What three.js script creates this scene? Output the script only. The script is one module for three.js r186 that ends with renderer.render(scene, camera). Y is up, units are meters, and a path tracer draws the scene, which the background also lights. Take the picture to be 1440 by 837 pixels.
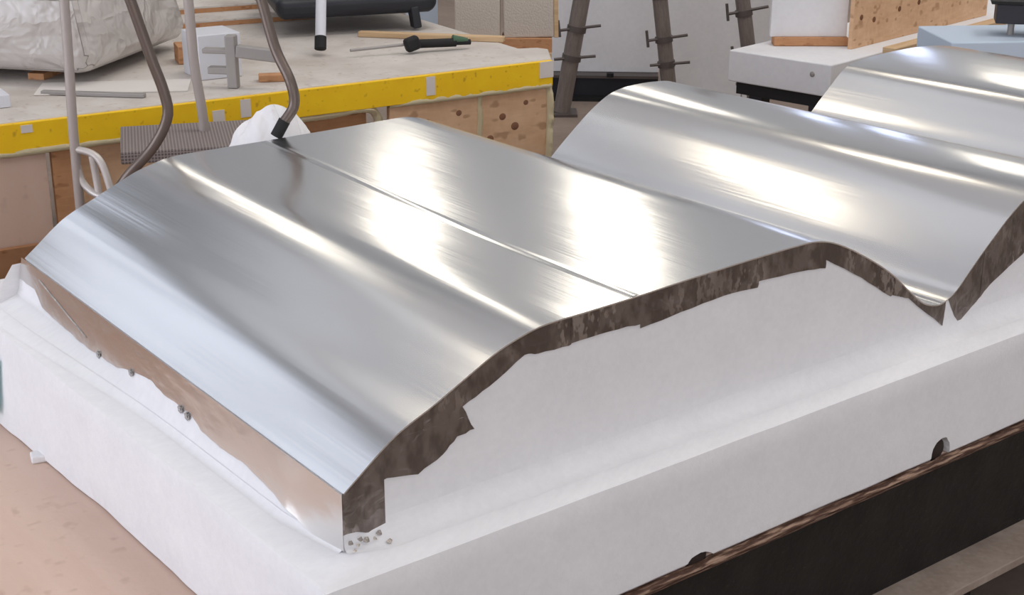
import * as THREE from 'three';
import { RectAreaLightUniformsLib } from 'three/addons/lights/RectAreaLightUniformsLib.js';
import { RoundedBoxGeometry } from 'three/addons/geometries/RoundedBoxGeometry.js';
import { mergeGeometries, mergeVertices, toCreasedNormals } from 'three/addons/utils/BufferGeometryUtils.js';
import { Brush, Evaluator, SUBTRACTION } from 'three-bvh-csg';

// ------------------------------------------------------------------ camera, exposure, light
const scene = new THREE.Scene();
scene.background = new THREE.Color(0xdfe6ee);
const camera = new THREE.PerspectiveCamera(22.664, 1440 / 837, 0.05, 100);
camera.position.set(0, 1.65, 0);
camera.rotation.set(THREE.MathUtils.degToRad(-19.952), 0, 0);
const renderer = new THREE.WebGLRenderer({ antialias: true });
renderer.toneMapping = THREE.LinearToneMapping;
renderer.toneMappingExposure = 1.15;
renderer.shadowMap.enabled = true;
RectAreaLightUniformsLib.init();
// radiance of the daylight behind each kind of glazing and of the ceiling lamps; front windows, roof panels and large ceiling panels are added fill
const DOOR_LIGHT = 3.05, STRIP_LIGHT = 0.33, FRONT_FILL = 1.6, HIGH_LIGHT = 1.5, LOW_LIGHT = 1.5, LAMP_LIGHT = 3.4, ROOF_PANEL_FILL = 0.165, CEILING_FILL = 1.3;
function areaLight(name, width, height, radiance, color, [x, y, z], [tx, ty, tz], parent) {
  const l = new THREE.RectAreaLight(color, radiance, width, height);
  l.name = name; l.position.set(x, y, z); (parent || scene).add(l); l.lookAt(tx, ty, tz);
  return l;
}

// ------------------------------------------------------------------ helpers
const rnd = (seed => () => { seed = (seed + 0x6d2b79f5) | 0; let t = Math.imul(seed ^ (seed >>> 15), 1 | seed); t = (t + Math.imul(t ^ (t >>> 7), 61 | t)) ^ t; return ((t ^ (t >>> 14)) >>> 0) / 4294967296; })(20417);
const R = THREE.MathUtils.degToRad, clamp = (v, a, b) => Math.min(b, Math.max(a, v)), mix = (a, b, t) => a + (b - a) * t;
const sstep = (a, b, v) => { const t = clamp((v - a) / (b - a), 0, 1); return t * t * (3 - 2 * t); };
const used = new Map();
function numbered(n) { const k = used.get(n) || 0; used.set(n, k + 1); return k ? n + '_' + String(k).padStart(3, '0') : n; }
function tag(o, label, category, group) { o.userData = { label, category }; if (group) o.userData.group = group; return o; }
function thing(name, label, category, [x, y, z] = [0, 0, 0], turn = 0, group) {
  const o = new THREE.Group(); o.name = numbered(name); o.position.set(x, y, z); o.rotation.y = turn; scene.add(o);
  return tag(o, label, category, group);
}
function obj(name, geometry, material, parent = scene, label) {
  const g = Array.isArray(geometry) ? merge(geometry) : geometry;
  const m = new THREE.Mesh(g, material); m.name = numbered(name); m.castShadow = m.receiveShadow = true; parent.add(m);
  if (label) m.userData.label = label;
  return m;
}
function struct(name, geometry, material, parent = scene) { const m = obj(name, geometry, material, parent); if (parent === scene) m.userData.kind = 'structure'; return m; }
function merge(list) {
  const flat = list.map(g => {
    const h = g.index ? g.toNonIndexed() : g.clone();
    for (const k of Object.keys(h.attributes)) if (!['position', 'normal', 'uv'].includes(k)) h.deleteAttribute(k);
    if (!h.attributes.uv) h.setAttribute('uv', new THREE.BufferAttribute(new Float32Array(h.attributes.position.count * 2), 2));
    h.morphAttributes = {};
    return h;
  });
  return mergeGeometries(flat, false);
}
// box whose uv are metres, from its centre and size
function boxUV(g) {
  const p = g.attributes.position, n = g.attributes.normal, uv = new Float32Array(p.count * 2);
  for (let i = 0; i < p.count; i++) {
    const ax = Math.abs(n.getX(i)), ay = Math.abs(n.getY(i)), az = Math.abs(n.getZ(i));
    uv[2 * i] = ax > ay && ax > az ? p.getZ(i) : p.getX(i);
    uv[2 * i + 1] = ay >= ax && ay >= az ? p.getZ(i) : p.getY(i);
  }
  g.setAttribute('uv', new THREE.BufferAttribute(uv, 2)); return g;
}
function bx(w, h, d, x = 0, y = 0, z = 0, r = 0, ry = 0, rx = 0, rz = 0) {
  const g = r > 0 ? new RoundedBoxGeometry(w, h, d, 2, r) : new THREE.BoxGeometry(w, h, d);
  boxUV(g);
  if (rx) g.rotateX(rx); if (rz) g.rotateZ(rz); if (ry) g.rotateY(ry);
  g.translate(x, y, z); return g;
}
const V = a => new THREE.Vector3(...a);
function tube(points, radius, seg = 40, radial = 10, tension = 0.5) {
  const c = new THREE.CatmullRomCurve3(points.map(V), false, 'catmullrom', tension);
  const parts = [new THREE.TubeGeometry(c, seg, radius, radial, false)];
  for (const [p, q] of [[c.getPoint(0), c.getTangent(0).negate()], [c.getPoint(1), c.getTangent(1)]]) {
    const g = new THREE.CircleGeometry(radius, radial); g.applyQuaternion(new THREE.Quaternion().setFromUnitVectors(new THREE.Vector3(0, 0, 1), q)); g.translate(p.x, p.y, p.z); parts.push(g);
  }
  return merge(parts);
}
function rod(a, b, radius, radial = 16, taper = 1) {
  const A = V(a), B = V(b), d = B.clone().sub(A), L = d.length();
  const g = new THREE.CylinderGeometry(radius * taper, radius, L, radial);
  g.translate(0, L / 2, 0); g.applyQuaternion(new THREE.Quaternion().setFromUnitVectors(new THREE.Vector3(0, 1, 0), d.normalize())); g.translate(A.x, A.y, A.z); return g;
}
// noise
function hash(x, y, s) { let h = (Math.imul(x, 374761393) + Math.imul(y, 668265263) + Math.imul(s, 974634777)) | 0; h = Math.imul(h ^ (h >>> 13), 1274126177); return ((h ^ (h >>> 16)) >>> 0) / 4294967296; }
function vnoise(x, y, s = 0, px = 0, py = 0) {
  const xi = Math.floor(x), yi = Math.floor(y), fx = x - xi, fy = y - yi, u = fx * fx * (3 - 2 * fx), v = fy * fy * (3 - 2 * fy);
  const w = (a, p) => p ? ((a % p) + p) % p : a;
  const h = (a, b) => hash(w(a, px), w(b, py), s);
  return mix(mix(h(xi, yi), h(xi + 1, yi), u), mix(h(xi, yi + 1), h(xi + 1, yi + 1), u), v);
}
function fbm(x, y, s, oct = 4, px = 0, py = 0) { let a = 0.5, t = 0, f = 1, n = 0; for (let i = 0; i < oct; i++) { t += a * vnoise(x * f, y * f, s + i, px * f, py * f); n += a; a *= 0.5; f *= 2; } return t / n; }
function tex(w, h, fn, srgb) {
  const d = new Uint8Array(w * h * 4);
  for (let j = 0; j < h; j++) for (let i = 0; i < w; i++) {
    const c = fn(i / w, j / h), k = 4 * (j * w + i);
    if (typeof c === 'number') d[k] = d[k + 1] = d[k + 2] = clamp(c, 0, 1) * 255; else for (let q = 0; q < 3; q++) d[k + q] = clamp(c[q], 0, 255);
    d[k + 3] = 255;
  }
  const t = new THREE.DataTexture(d, w, h); t.wrapS = t.wrapT = THREE.RepeatWrapping; t.magFilter = THREE.LinearFilter; t.minFilter = THREE.LinearMipmapLinearFilter; t.generateMipmaps = true;
  if (srgb) t.colorSpace = THREE.SRGBColorSpace;
  t.needsUpdate = true; return t;
}
function rep(t, u, v) { const c = t.clone(); c.repeat.set(u, v); c.needsUpdate = true; return c; }   // repeats per metre
const lerp3 = (a, b, t) => [mix(a[0], b[0], t), mix(a[1], b[1], t), mix(a[2], b[2], t)];

// ------------------------------------------------------------------ materials
const grainTex = tex(512, 512, (u, v) => fbm(u * 32, v * 32, 3, 5, 32, 32));
const softTex = tex(256, 256, (u, v) => fbm(u * 6, v * 6, 9, 4, 6, 6));
const streakTex = tex(1024, 512, (u, v) => 0.6 * fbm(u * 128, v * 3, 21, 3, 128, 3) + 0.4 * fbm(u * 24, v * 4, 27, 3, 24, 4));
const brushTex = tex(1024, 512, (u, v) => 0.5 + 0.16 * (fbm(u * 120, v * 4, 31, 2, 120, 4) - 0.5) + 0.84 * (fbm(u * 14, v * 6, 35, 2, 14, 6) - 0.5));
const foamColour = tex(512, 512, (u, v) => { const n = fbm(u * 10, v * 10, 41, 5, 10, 10), s = fbm(u * 90, v * 90, 44, 2, 90, 90); return lerp3([226, 225, 228], [240, 239, 241], 0.6 * n + 0.4 * s); }, true);
const beadTex = tex(512, 512, (u, v) => { let m = 1; const N = 40, x = u * N, y = v * N; for (let a = -1; a < 2; a++) for (let b = -1; b < 2; b++) { const i = Math.floor(x) + a, j = Math.floor(y) + b, q = [(i % N + N) % N, (j % N + N) % N]; m = Math.min(m, Math.hypot(i + hash(q[0], q[1], 5) - x, j + hash(q[0], q[1], 6) - y)); } return 1 - m * 0.7; });
const osbColour = tex(1024, 512, (u, v) => {
  const a = fbm(u * 12, v * 40, 51, 3, 12, 40), b = fbm(u * 40, v * 14, 55, 3, 40, 14), c = fbm(u * 5, v * 5, 58, 3, 5, 5);
  let o = lerp3([208, 164, 126], [238, 200, 164], 0.5 * a + 0.3 * b + 0.3 * c);
  const k = fbm(u * 18, v * 18, 63, 2, 18, 18); if (k > 0.7) o = lerp3(o, [148, 104, 72], Math.min(0.4, (k - 0.7) * 3));
  return o;
}, true);
const plyColour = tex(1024, 1024, (u, v) => {
  const a = fbm(u * 30, v * 3, 71, 4, 30, 3), c = fbm(u * 5, v * 5, 77, 4, 5, 5), s = fbm(u * 60, v * 60, 79, 2, 60, 60);
  let o = lerp3([202, 172, 156], [224, 200, 186], 0.4 * a + 0.6 * c);
  return lerp3(o, [172, 140, 124], s > 0.7 ? (s - 0.7) * 1.5 : 0);
}, true);
const timberColour = tex(512, 256, (u, v) => { const a = fbm(u * 4, v * 40, 81, 4, 4, 40); return lerp3([196, 160, 120], [226, 198, 160], a); }, true);
const dustTop = tex(512, 512, (u, v) => { const a = fbm(u * 7, v * 7, 91, 5, 7, 7), s = fbm(u * 50, v * 50, 94, 2, 50, 50); let o = lerp3([186, 176, 168], [222, 216, 210], a * 1.1 - 0.05); if (s > 0.7) o = lerp3(o, [160, 140, 124], (s - 0.7) * 1.6); return o; }, true);
const concreteColour = tex(1024, 1024, (u, v) => { const a = fbm(u * 8, v * 8, 101, 5, 8, 8), s = fbm(u * 120, v * 120, 104, 2, 120, 120); return lerp3([128, 113, 103], [160, 144, 132], 0.7 * a + 0.3 * s); }, true);
const rustColour = tex(512, 512, (u, v) => { const a = fbm(u * 9, v * 9, 111, 5, 9, 9), s = fbm(u * 60, v * 60, 114, 2, 60, 60); return lerp3([124, 108, 98], [168, 154, 143], 0.6 * a + 0.4 * s); }, true);
const blackColour = tex(512, 512, (u, v) => { const a = fbm(u * 6, v * 6, 121, 4, 6, 6), s = vnoise(u * 120, v * 120, 124, 120, 120), w = fbm(u * 5, v * 5, 128, 3, 5, 5); let o = lerp3([22, 19, 18], [44, 39, 37], a); if (s > 0.93 && w > 0.47) o = lerp3(o, [140, 136, 132], (s - 0.93) * 9); return o; }, true);
const lipColour = tex(512, 256, (u, v) => { const a = fbm(u * 14, v * 8, 161, 5, 14, 8); return lerp3([74, 48, 36], [176, 146, 126], sstep(0.3, 0.72, a)); }, true);
const yellowColour = tex(512, 256, (u, v) => { const a = fbm(u * 10, v * 6, 131, 4, 10, 6), s = fbm(u * 50, v * 30, 134, 2, 50, 30); let o = lerp3([242, 190, 4], [252, 208, 12], a); if (s > 0.76) o = lerp3(o, [168, 120, 30], (s - 0.76) * 3); return o; }, true);
const tapeStain = tex(1024, 256, (u, v) => { const a = fbm(u * 26, v * 7, 141, 4, 26, 7), b = fbm(u * 60, v * 16, 146, 3, 60, 16); let o = lerp3([176, 168, 164], [214, 208, 205], sstep(0.35, 0.65, 0.6 * a + 0.4 * b)); const q = fbm(u * 90, v * 24, 149, 3, 90, 24), w = fbm(u * 8, v * 3, 143, 2, 8, 3); return lerp3(o, [255, 252, 250], sstep(0.5, 0.62, q) * sstep(0.38, 0.56, w)); }, true);
const meshDeck = tex(256, 256, (u, v) => { const a = Math.abs(Math.sin(u * Math.PI * 16)) * Math.abs(Math.sin(v * Math.PI * 16)); return lerp3([150, 138, 134], [96, 86, 84], sstep(0.2, 0.7, a)); }, true);
const wrinkle = tex(512, 512, (u, v) => { const a = fbm(u * 5 + fbm(u * 4, v * 4, 7, 3, 4, 4) * 1.5, v * 5, 151, 4, 0, 0); return 1 - Math.abs(2 * a - 1); });

const std = (o) => new THREE.MeshStandardMaterial(o), phy = (o) => new THREE.MeshPhysicalMaterial(o);
const M = {
  aluminium: phy({ color: 0xf1f3f6, metalness: 1, roughness: 0.185, bumpMap: rep(brushTex, 1.7, 1.0), bumpScale: 0.00035 }),
  tape: phy({ color: 0xb2aca8, map: rep(tapeStain, 1.6, 3), metalness: 1, roughness: 0.4, bumpMap: rep(wrinkle, 7, 7), bumpScale: 0.002 }),
  leftTape: phy({ color: 0xe8e6e4, metalness: 1, roughness: 0.24, bumpMap: rep(softTex, 2, 3), bumpScale: 0.0015 }),
  foam: std({ map: rep(foamColour, 1.4, 1.4), roughness: 0.85, bumpMap: rep(beadTex, 5, 5), bumpScale: 0.0002 }),
  foamPlain: std({ map: rep(foamColour, 1, 1), roughness: 0.9 }),
  board: std({ map: rep(plyColour, 0.9, 0.9), roughness: 0.8, bumpMap: rep(grainTex, 2, 2), bumpScale: 0.0006 }),
  blackSteel: std({ map: rep(blackColour, 3, 3), roughness: 0.6, metalness: 0.3, bumpMap: rep(grainTex, 3, 3), bumpScale: 0.001 }),
  dustySteel: std({ map: rep(rustColour, 2, 2), roughness: 0.8, bumpMap: rep(grainTex, 3, 3), bumpScale: 0.0006 }),
  lip: std({ map: rep(lipColour, 2, 10), color: 0xffffff, roughness: 0.8, bumpMap: rep(grainTex, 4, 4), bumpScale: 0.002 }),
  yellow: std({ map: rep(yellowColour, 1.5, 3), roughness: 0.6 }),
  whitePatch: std({ color: 0xd8d0cb, roughness: 0.9 }),
  tableTop: std({ map: rep(dustTop, 1.2, 1.2), roughness: 0.9, bumpMap: rep(grainTex, 2, 2), bumpScale: 0.001 }),
  osb: std({ map: rep(osbColour, 1.6, 2.4), roughness: 0.85, bumpMap: rep(grainTex, 3, 3), bumpScale: 0.001 }),
  kick: std({ map: rep(osbColour, 2, 3), color: 0xb8a290, roughness: 0.9 }),
  pinkPanel: std({ map: rep(plyColour, 0.6, 0.6), color: 0xfffaf6, roughness: 0.9 }),
  seamFoam: std({ color: 0xf6e6bd, roughness: 0.9, bumpMap: rep(beadTex, 3, 3), bumpScale: 0.002 }),
  timber: std({ map: rep(timberColour, 2, 4), roughness: 0.8 }),
  darkTimber: std({ map: rep(osbColour, 2, 4), color: 0xe0cbb8, roughness: 0.85 }),
  steelRod: std({ color: 0xb3a9a4, roughness: 0.45, metalness: 0.35, bumpMap: rep(grainTex, 4, 4), bumpScale: 0.0004 }),
  paleRod: std({ color: 0xcfc8c4, roughness: 0.45, metalness: 0.5 }),
  brownRod: std({ color: 0x6f625b, roughness: 0.4, metalness: 0.6 }),
  deck: std({ map: rep(meshDeck, 8, 8), roughness: 0.7 }),
  rubber: std({ color: 0x151415, roughness: 0.7 }),
  blackPlastic: std({ color: 0x24262e, roughness: 0.45 }),
  whiteMetal: std({ color: 0xdcdde4, roughness: 0.4 }),
  whiteSack: std({ color: 0xeceaec, roughness: 0.75, bumpMap: rep(wrinkle, 3, 3), bumpScale: 0.006 }),
  wrap: phy({ color: 0xc6bfba, roughness: 0.35, clearcoat: 1, clearcoatRoughness: 0.12, bumpMap: rep(wrinkle, 2, 2), bumpScale: 0.02 }),
  paper: std({ color: 0xded8d2, roughness: 0.9 }),
  greySteel: std({ color: 0xa39e9b, roughness: 0.5, metalness: 0.4 }),
  post: std({ map: rep(rustColour, 3, 3), color: 0xe4eaf2, roughness: 0.5, metalness: 0.1, bumpMap: rep(grainTex, 5, 5), bumpScale: 0.001 }),
  clamp: std({ color: 0x6b6462, roughness: 0.55, metalness: 0.6 }),
  whiteBoard: std({ map: rep(foamColour, 0.8, 0.8), color: 0xffffff, roughness: 0.85 }),
  darkSteel: std({ color: 0x33343b, roughness: 0.5, metalness: 0.3 }),
  beige: std({ color: 0xcfc4b8, roughness: 0.9, bumpMap: rep(beadTex, 3, 3), bumpScale: 0.002 }),
  paleBlue: std({ color: 0xc0cede, roughness: 0.8 }),
  green: std({ color: 0x4c6a52, roughness: 0.6 }),
  cyan: std({ color: 0x49dfe4, roughness: 0.7 }),
  concrete: std({ map: rep(concreteColour, 0.5, 0.5), roughness: 0.8, bumpMap: rep(grainTex, 1, 1), bumpScale: 0.001 }),
  wall: std({ color: 0xc6c8cb, roughness: 0.95, bumpMap: rep(grainTex, 1, 1), bumpScale: 0.002 }),
  ceiling: std({ color: 0xf6f7f9, roughness: 0.95 }),
  windowFrame: std({ color: 0xb8b6b4, roughness: 0.6 }),
  dayPane: std({ color: 0xe8e8e8, roughness: 0.5, emissive: 0xffffff, emissiveIntensity: 0.6 }),
  lampPane: std({ color: 0xf0f0f0, roughness: 0.5, emissive: 0xfff6e4, emissiveIntensity: 1.2 }),
};

// ------------------------------------------------------------------ the hall
const HX0 = -7.5, HX1 = 8.5, HZ0 = -13, HZ1 = 6, HY = 8.2, T = 0.24;
struct('floor', bx(HX1 - HX0 + 2 * T, 0.2, HZ1 - HZ0 + 2 * T, (HX0 + HX1) / 2, -0.1, (HZ0 + HZ1) / 2), M.concrete);
function holedWall(width, height, holes) {   // in x, y; thickness T towards +z
  const s = new THREE.Shape([[0, 0], [width, 0], [width, height], [0, height]].map(p => new THREE.Vector2(...p)));
  for (const [x, y, w, h] of holes) s.holes.push(new THREE.Path([[x, y], [x, y + h], [x + w, y + h], [x + w, y]].map(p => new THREE.Vector2(...p))));
  return new THREE.ExtrudeGeometry(s, { depth: T, bevelEnabled: false });
}
let windowCount = 0;
function windowUnit(parentTurn, [x, y, z], w, h, radiance, colour, mullions = 1, glow = 0.6) {   // at the opening's centre, facing +z of its own
  const g = new THREE.Group(); g.name = 'window_' + (++windowCount); g.userData.kind = 'structure'; g.position.set(x, y, z); g.rotation.y = parentTurn; scene.add(g);
  const f = 0.05, fr = [bx(w, f, 0.08, 0, h / 2 - f / 2, 0), bx(w, f, 0.08, 0, -h / 2 + f / 2, 0), bx(f, h - 2 * f, 0.08, -w / 2 + f / 2, 0, 0), bx(f, h - 2 * f, 0.08, w / 2 - f / 2, 0, 0)];
  for (let k = 1; k < mullions; k++) fr.push(bx(0.03, h - 2 * f, 0.06, -w / 2 + k * w / mullions, 0, 0));
  obj('window_frame', fr, M.windowFrame, g);
  const m = M.dayPane.clone(); m.emissive = new THREE.Color(colour); m.emissiveIntensity = glow;
  obj('pane', bx(w - 2 * f, h - 2 * f, 0.012, 0, 0, -0.02), m, g);
  const l = new THREE.RectAreaLight(colour, radiance, w - 2 * f, h - 2 * f); l.name = 'window_light'; l.position.set(0, 0, 0.05); l.rotation.y = Math.PI; g.add(l);
}
// far wall with tall high windows and low bluish ones
const HIGHW = [[-1.06, 0.58, 3.5, 3.9], [0.78, 0.78, 3.6, 2.1], [4.35, 0.8, 3.4, 1.2], [-4.25, 0.75, 5.2, 2.7]], LOWW = [[2.84, 0.4, 1.7, 1.2], [3.5, 0.42, 1.7, 1.2]];
{
  const holes = [...[...HIGHW, ...LOWW].map(([x, w, y, h]) => [x - w / 2 - HX0, y, w, h])];
  const g = holedWall(HX1 - HX0, HY, holes); g.translate(HX0, 0, HZ0 - T); struct('wall_back', g, M.wall);
  for (const [x, w, y, h] of HIGHW) windowUnit(0, [x, y + h / 2, HZ0 - T / 2], w, h, HIGH_LIGHT, 0xfff5e2, 1, 1.0);
  for (const [x, w, y, h] of LOWW) windowUnit(0, [x, y + h / 2, HZ0 - T / 2], w, h, LOW_LIGHT, 0xcfdcff, 1, 0.5);
}
// left wall: tall glazed doors towards the camera's side, a glazed strip high up
const DOORS = [-1.6, 0.7, 3.0], STRIP = [-11.6, -9.7, -7.8, -5.9];
{
  const holes = [...DOORS.map(z => [HZ1 - z - 1.05, 0.02, 2.1, z < -4 ? 3.2 : 4.4]), ...STRIP.map(z => [HZ1 - z - 0.85, 4.2, 1.7, 3.0])];
  const g = holedWall(HZ1 - HZ0, HY, holes); g.rotateY(Math.PI / 2); g.translate(HX0 - T, 0, HZ1); struct('wall_left', g, M.wall);
  for (const z of DOORS) windowUnit(Math.PI / 2, [HX0 - T / 2, z < -4 ? 1.62 : 2.22, z], 2.1, z < -4 ? 3.2 : 4.4, DOOR_LIGHT, 0xe9f0ff, 3, 1.0);
  for (const z of STRIP) windowUnit(Math.PI / 2, [HX0 - T / 2, 5.7, z], 1.7, 3.0, STRIP_LIGHT, 0xe2ecff, 2, 0.3);
}
struct('wall_right', bx(T, HY, HZ1 - HZ0, HX1 + T / 2, HY / 2, (HZ0 + HZ1) / 2), M.wall);
{
  const FRONT = [-0.6, 2.0, 4.6, 7.0], g = holedWall(HX1 - HX0, HY, FRONT.map(x => [x - 1.0 - HX0, 1.2, 2.0, 3.0])); g.translate(HX0, 0, HZ1); struct('wall_front', g, M.wall);
  for (const x of FRONT) windowUnit(Math.PI, [x, 2.7, HZ1 + T / 2], 2.0, 3.0, FRONT_FILL, 0xfbfbff, 2, 0.6);  // unseen windows, added to light the upright faces towards the camera
}
struct('ceiling', bx(HX1 - HX0 + 2 * T, 0.2, HZ1 - HZ0 + 2 * T, (HX0 + HX1) / 2, HY + 0.1, (HZ0 + HZ1) / 2), M.ceiling);
// ceiling lamps: shallow housings with a glowing diffuser
function ceilingLamp(x, z, w, d, radiance, label, colour = 0xfffdf9) {
  const g = thing('ceiling_lamp', label, 'lamp', [x, HY, z]);
  obj('lamp_housing', [bx(w + 0.08, 0.06, 0.04, 0, -0.05, d / 2 + 0.02), bx(w + 0.08, 0.06, 0.04, 0, -0.05, -d / 2 - 0.02), bx(0.04, 0.06, d, w / 2 + 0.02, -0.05, 0), bx(0.04, 0.06, d, -w / 2 - 0.02, -0.05, 0), bx(w + 0.08, 0.02, d + 0.08, 0, -0.01, 0)], M.windowFrame, g);
  obj('lamp_diffuser', bx(w, 0.02, d, 0, -0.05, 0), M.lampPane, g);
  const l = new THREE.RectAreaLight(colour, radiance, w, d); l.name = 'lamp_light'; l.position.set(0, -0.075, 0); l.rotation.x = -Math.PI / 2; g.add(l);
}
ceilingLamp(-4.0, -7.6, 0.65, 1.4, LAMP_LIGHT, 'ceiling lamp above the left side of the near mould, lit', 0xffefd2);
ceilingLamp(0.3, -10.4, 1.3, 0.9, LAMP_LIGHT, 'ceiling lamp before the tall far windows, lit', 0xffefd2);
for (const [x, z, where, k] of [[-3.5, 2.5, 'left of', 2.8], [1.5, 2.5, 'right of', 2.4], [1.1, -4.2, 'above and beyond', 4.4], [5.5, -1, 'far right of', 2.6], [4.4, -4.4, 'ahead and right of', 4.6], [5.6, -9.0, 'in the far corner, ahead and right of', 5]]) ceilingLamp(x, z, 2.2, 1.6, CEILING_FILL * k, 'added ceiling fill light panel ' + where + ' the standing place');  // unseen panels, added to fill the hall with light

// glowing roof panels, added to brighten what the sheet mirrors overhead
for (const [x, z, w, d] of [[-6.55, -10.7, 1.5, 4.3], [-4.95, -10.9, 1.1, 3.8], [-2.5, -7.6, 1.7, 4.2], [-5.6, -6.2, 1.5, 3.6]]) {
  const g = new THREE.Group(); g.name = 'window_' + (++windowCount); g.userData.kind = 'structure'; g.position.set(x, HY, z); scene.add(g);
  obj('window_frame', [bx(w, 0.05, 0.05, 0, -0.025, d / 2), bx(w, 0.05, 0.05, 0, -0.025, -d / 2), bx(0.05, 0.05, d, w / 2, -0.025, 0), bx(0.05, 0.05, d, -w / 2, -0.025, 0)], M.windowFrame, g);
  const m = M.dayPane.clone(); m.emissiveIntensity = 0.08; obj('pane', bx(w, 0.012, d, 0, -0.012, 0), m, g);
  const l = new THREE.RectAreaLight(0xf1f5ff, ROOF_PANEL_FILL, w, d); l.name = 'window_light'; l.position.set(0, -0.05, 0); l.rotation.x = -Math.PI / 2; g.add(l);
}

// ------------------------------------------------------------------ the mould: foam block, board and steel bench
const MO = [-0.2239, 0.65, -1.7536], MT = Math.acos(0.7908);
const ctl = [[0, .088], [.02, .103], [.083, .148], [.146, .176], [.2, .202], [.254, .227], [.30, .241], [.33, .247], [.36, .249], [.42, .250], [.517, .252], [.656, .257], [.767, .260], [.86, .261], [.91, .259], [.963, .245], [1.032, .211], [1.112, .162], [1.182, .106], [1.215, .083], [1.245, .073], [1.27, .072], [1.305, .087], [1.348, .124], [1.40, .167], [1.45, .205], [1.50, .233], [1.545, .245], [1.60, .249], [1.66, .248], [1.72, .240], [1.80, .205], [1.92, .15], [2.05, .10], [2.13, .072], [2.19, .055], [2.25, .080], [2.30, .122], [2.345, .160], [2.385, .191], [2.425, .206], [2.50, .214], [2.62, .218], [2.76, .216], [2.9, .197], [3.05, .155], [3.2, .11], [3.35, .085], [3.45, .09]];
const DEPTH = 1.185;
const profile = [];
for (let i = 0; i < ctl.length - 1; i++) {
  const c = k => ctl[clamp(k, 0, ctl.length - 1)], [p0, p1, p2, p3] = [c(i - 1), c(i), c(i + 1), c(i + 2)];
  for (let k = 0; k < 8; k++) { const t = k / 8, h = a => { const m1 = (p2[a] - p0[a]) / 2, m2 = (p3[a] - p1[a]) / 2; return (2 * t ** 3 - 3 * t * t + 1) * p1[a] + (t ** 3 - 2 * t * t + t) * m1 + (-2 * t ** 3 + 3 * t * t) * p2[a] + (t ** 3 - t * t) * m2; }; profile.push([h(0), h(1)]); }
}
profile.push(ctl[ctl.length - 1]);
const XEND = profile[profile.length - 1][0];
function heightAt(x) { for (let i = 0; i < profile.length - 1; i++) if (x <= profile[i + 1][0]) { const t = clamp((x - profile[i][0]) / (profile[i + 1][0] - profile[i][0]), 0, 1); return mix(profile[i][1], profile[i + 1][1], t); } return profile[profile.length - 1][1]; }
const flare = z => -(0.02 * clamp(-z / 0.13, 0, 1) + 0.04 * sstep(0.45, 1.2, -z));   // the left face leans outwards at its foot
const twist = (x, z) => (-z / 1.2) * (0.010 + 0.003 * sstep(0, 0.1, x) - 0.013 * sstep(0.1, 0.3, x) - 0.011 * sstep(0.35, 0.8, x) - 0.004 * sstep(1.3, 1.5, x)), slip = (x, z) => (-z / 1.2) * 0.02 * clamp(1 - (x - 0.1) / 0.18, 0, 1);
const lean = z => 0.02 * clamp(-z / 0.13, 0, 1), faceX = (z, t) => slip(0, z) - lean(z) * (1 - t) + (flare(z) - slip(0, z) + lean(z)) * (1 - sstep(0, 0.3, t));   // the left face leans a little and flares at the foot
const MOULD_BASE = 0.19;
const mouldSpot = y => [MO[0], MO[1] + y, MO[2]];

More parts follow.
